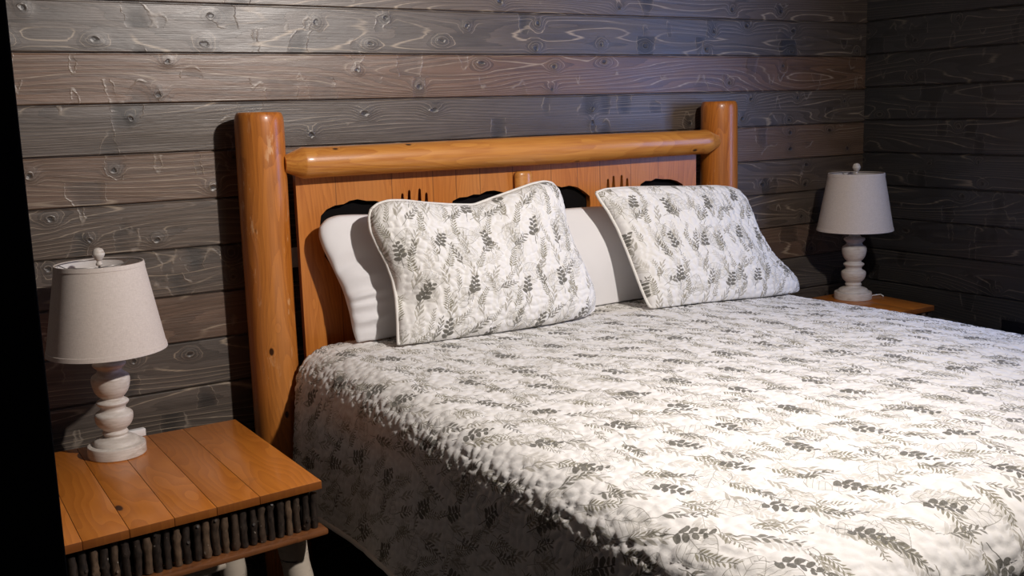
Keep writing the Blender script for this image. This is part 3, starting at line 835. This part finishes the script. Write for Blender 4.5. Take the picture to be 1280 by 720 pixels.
# ------------------------------------------------------------------ nightstands
def twig(bm, x, z0, z1, y, r, rd):
    n = 9; path = []; rad = []
    bx, by = rd.uniform(-.0025, .0025), rd.uniform(-.002, .002); kn = rd.randint(1, n - 2)
    for i in range(n):
        t = i / (n - 1)
        path.append((x + bx * math.sin(PI * t) + rd.uniform(-.0006, .0006), y + by * math.sin(PI * t), z0 + (z1 - z0) * t))
        rad.append(r * (1 + (.22 if i == kn else 0) + rd.uniform(-.07, .07)))
    tube(bm, path, rad, 10, .10, rd)
    if rd.random() < .6:                         # a cut side shoot
        i = kn; p = Vector(path[i]); d = Vector((rd.uniform(-.5, .5), -1, rd.uniform(0, .7))).normalized()
        tube(bm, [p, p + d * r * 1.5], [r * .5, r * .38], 7)
def nightstand(label, corners, ztop, ntwigs, seed, seams=(.19, .36, .555, .745)):
    """corners: back-left, back-right, front-right, front-left of the top, in plan"""
    bl, br, fr, fl = (Vector((c[0], c[1], 0)) for c in corners)
    ctr = (bl + br + fr + fl) / 4
    t = thing('nightstand', label, 'nightstand', (ctr.x, ctr.y, 0), 0, 'rustic nightstands')
    bl, br, fr, fl = (c - ctr for c in (bl, br, fr, fl)); rd = random.Random(seed)
    TH = .020
    def plan(s, q): return (bl * (1 - s) + br * s) * (1 - q) + (fl * (1 - s) + fr * s) * q
    # board top
    cuts = [0] + list(seams) + [1.0]
    bm = bmesh.new()
    for a, b in zip(cuts, cuts[1:]):
        g = .0004; w = (br - bl).length
        c = [plan(a + (g / w if a else 0), 0), plan(b - (g / w if b < 1 else 0), 0), plan(b - (g / w if b < 1 else 0), 1), plan(a + (g / w if a else 0), 1)]
        lo = [bm.verts.new((p.x, p.y, ztop - TH)) for p in c]; hi = [bm.verts.new((p.x, p.y, ztop)) for p in c]
        bm.faces.new(lo[::-1]); bm.faces.new(hi)
        for i in range(4): bm.faces.new((lo[i], lo[(i + 1) % 4], hi[(i + 1) % 4], hi[i]))
    finish(bm, 'top', MT['top'], t, bevel=.0010, auto=.5)
    # box under the top, set back behind the twigs
    FH = .102; zb = ztop - TH - FH
    def prism(name, s0, s1, q0, q1, z0, z1, mat, bev=.002):
        bm = bmesh.new()
        c = [plan(s0, q0), plan(s1, q0), plan(s1, q1), plan(s0, q1)]
        lo = [bm.verts.new((p.x, p.y, z0)) for p in c]; hi = [bm.verts.new((p.x, p.y, z1)) for p in c]
        bm.faces.new(lo[::-1]); bm.faces.new(hi)
        for i in range(4): bm.faces.new((lo[i], lo[(i + 1) % 4], hi[(i + 1) % 4], hi[i]))
        return finish(bm, name, mat, t, bevel=bev, auto=.5)
    prism('case', .03, .975, .03, .93, zb + .004, ztop - TH - .0005, MT['black'])
    tag(prism('trim_strip', -.012, 1.012, .925, 1.012, zb - .015, zb, MT['trimwood'], .005), 'varnished strip below the row of twigs')
    prism('bottom_board', .03, .975, .03, .92, zb - .018, zb + .003, MT['trimwood'])
    for i in range(ntwigs):
        s = (i + .5) / ntwigs; q = plan(.010 + .982 * s, .968)
        bm = bmesh.new(); r = rd.uniform(.0088, .0106) * (.60 / ntwigs * 27 / .60) 
        twig(bm, q.x, zb + .0005 + rd.uniform(0, .003), ztop - TH - rd.uniform(.003, .016), q.y, r, rd)
        finish(bm, 'twig', MT['bark'], t, auto=.9)
    # birch legs, splayed, with a brace
    for s, q, dx, dy in ((.12, .18, -.04, .01), (.86, .18, .03, .01), (.925, .82, .045, -.03), (.10, .82, -.045, -.03)):
        a = plan(s, q); bm = bmesh.new(); w = 12
        tube(bm, [(a.x + dx * (1 - i / w), a.y + dy * (1 - i / w), .0 + (zb - .016) * i / w) for i in range(w + 1)], [.036 * (1 + .05 * math.sin(i * 1.7 + s * 9)) for i in range(w + 1)], 18, .04, rd)
        finish(bm, 'leg', MT['birch'], t, auto=.9)
    a, b = plan(.60, .80), plan(.83, .80)
    bm = bmesh.new(); tube(bm, [(a.x - .30 + .30 * i / 8, a.y + .02, zb - .16 + .125 * math.sin(i / 8 * 1.5)) for i in range(9)], [.020 - .0006 * i for i in range(9)], 12, .06, rd)
    finish(bm, 'brace', MT['birch'], t, auto=.9)
    bm = bmesh.new(); c0 = plan(.14, .18); c1 = plan(.86, .18)
    tube(bm, [tuple(c0 * (1 - i / 8) + c1 * (i / 8) + Vector((0, 0, .17))) for i in range(9)], .02, 12, .08, rd)
    finish(bm, 'stretcher', MT['birch'], t, auto=.9)
    return t
A = onZ((294, 524), ZL); B = onZ((402, 601), ZL); Cc = onZ((84, 684), ZL); D = onZ((78, 560), ZL)
ext = .12
fl = B + (Cc - B) * (1 + .17); blx = A + (D - A) * (1 + .40)
nsL = nightstand('twig-fronted nightstand with varnished orange board top, left of the bed', [(blx[0], A[1] - .006), (A[0], A[1]), (B[0], B[1]), (fl[0], fl[1] + .012)], ZL, 30, 5,
                 [(onZ(q, ZL)[0] - fl[0]) / (B[0] - fl[0]) for q in ((99, 670), (159, 658), (216, 645), (268, 631), (322, 618))])
fr = onZ((1168, 382), ZR)
brr = onZ((1092, 368), ZR)
nsR = nightstand('nightstand mostly hidden beyond the bed in the far dark corner', [(fr[0] - .50, -.14), (fr[0] + .04, -.14), (fr[0], fr[1]), (fr[0] - .515, fr[1])], ZR, 26, 8)

# ------------------------------------------------------------------ outlets on the walls
def outlet(name, label, c, nrm, w, h, mat, mat2):
    t = thing(name, label, 'outlet', tuple(c), {'y': 0, 'x': -PI / 2}[nrm])
    boxobj('cover_plate', (-w / 2, -.006, -h / 2), (w / 2, -.0001, h / 2), mat, t, .002)
    for k in (-1, 1):
        bm = bmesh.new(); lathe(bm, [(0, 0), (.0165, 0), (.0165, .0015), (0, .0015)], 24)
        bmesh.ops.transform(bm, matrix=Matrix.Translation((0, -.006, k * h * .19)) @ Matrix.Rotation(PI / 2, 4, 'X'), verts=bm.verts)
        finish(bm, 'socket', mat2, t, auto=.6)
    return t
c = onY((375, 321), 0)
outlet('wall_outlet', 'white outlet on the wall glimpsed between left post and headboard panel', (c[0], 0, c[2]), 'y', .07, .062, MT['white'], MT['white'])
c = onX((1253, 399), 0)
outlet('wall_outlet', 'black outlet plate low on the right wall at the frame edge', (0, c[1] - .075, c[2] - .055), 'x', .15, .11, MT['dark'], MT['dark'])

# ------------------------------------------------------------------ light
def lamp(kind, name, loc, energy, color, **k):
    l = bpy.data.lights.new(name, kind); l.energy = energy; l.color = color
    for a, b in k.items(): setattr(l, a, b)
    o = bpy.data.objects.new(name, l); COL.objects.link(o); o.location = loc
    return o
sp = lamp('SPOT', 'ceiling_spot', (-2.03, -2.40, 2.33), 214, (1.0, .92, .86), shadow_soft_size=.04, spot_size=math.radians(138), spot_blend=1.0)
d_ = Vector((-2.75, -.35, .85)) - sp.location
sp.rotation_euler = d_.to_track_quat('-Z', 'Y').to_euler()
wl = lamp('AREA', 'window_daylight', (.12, (W0 + W1) / 2, (WZ0 + WZ1) / 2), 24, (.30, .46, 1.0), shape='RECTANGLE', size=WZ1 - WZ0, size_y=W1 - W0)
wl.rotation_euler = (0, PI / 2, 0)
wd = bpy.data.worlds.new('daylight'); scene.world = wd; wd.use_nodes = True
wd.node_tree.nodes['Background'].inputs[0].default_value = (.35, .5, .8, 1); wd.node_tree.nodes['Background'].inputs[1].default_value = .5

vs = scene.view_settings
scene.display_settings.display_device = 'sRGB'
vs.view_transform = 'Standard'; vs.look = 'None'; vs.exposure = 0.0; vs.gamma = 1.0; vs.use_curve_mapping = False
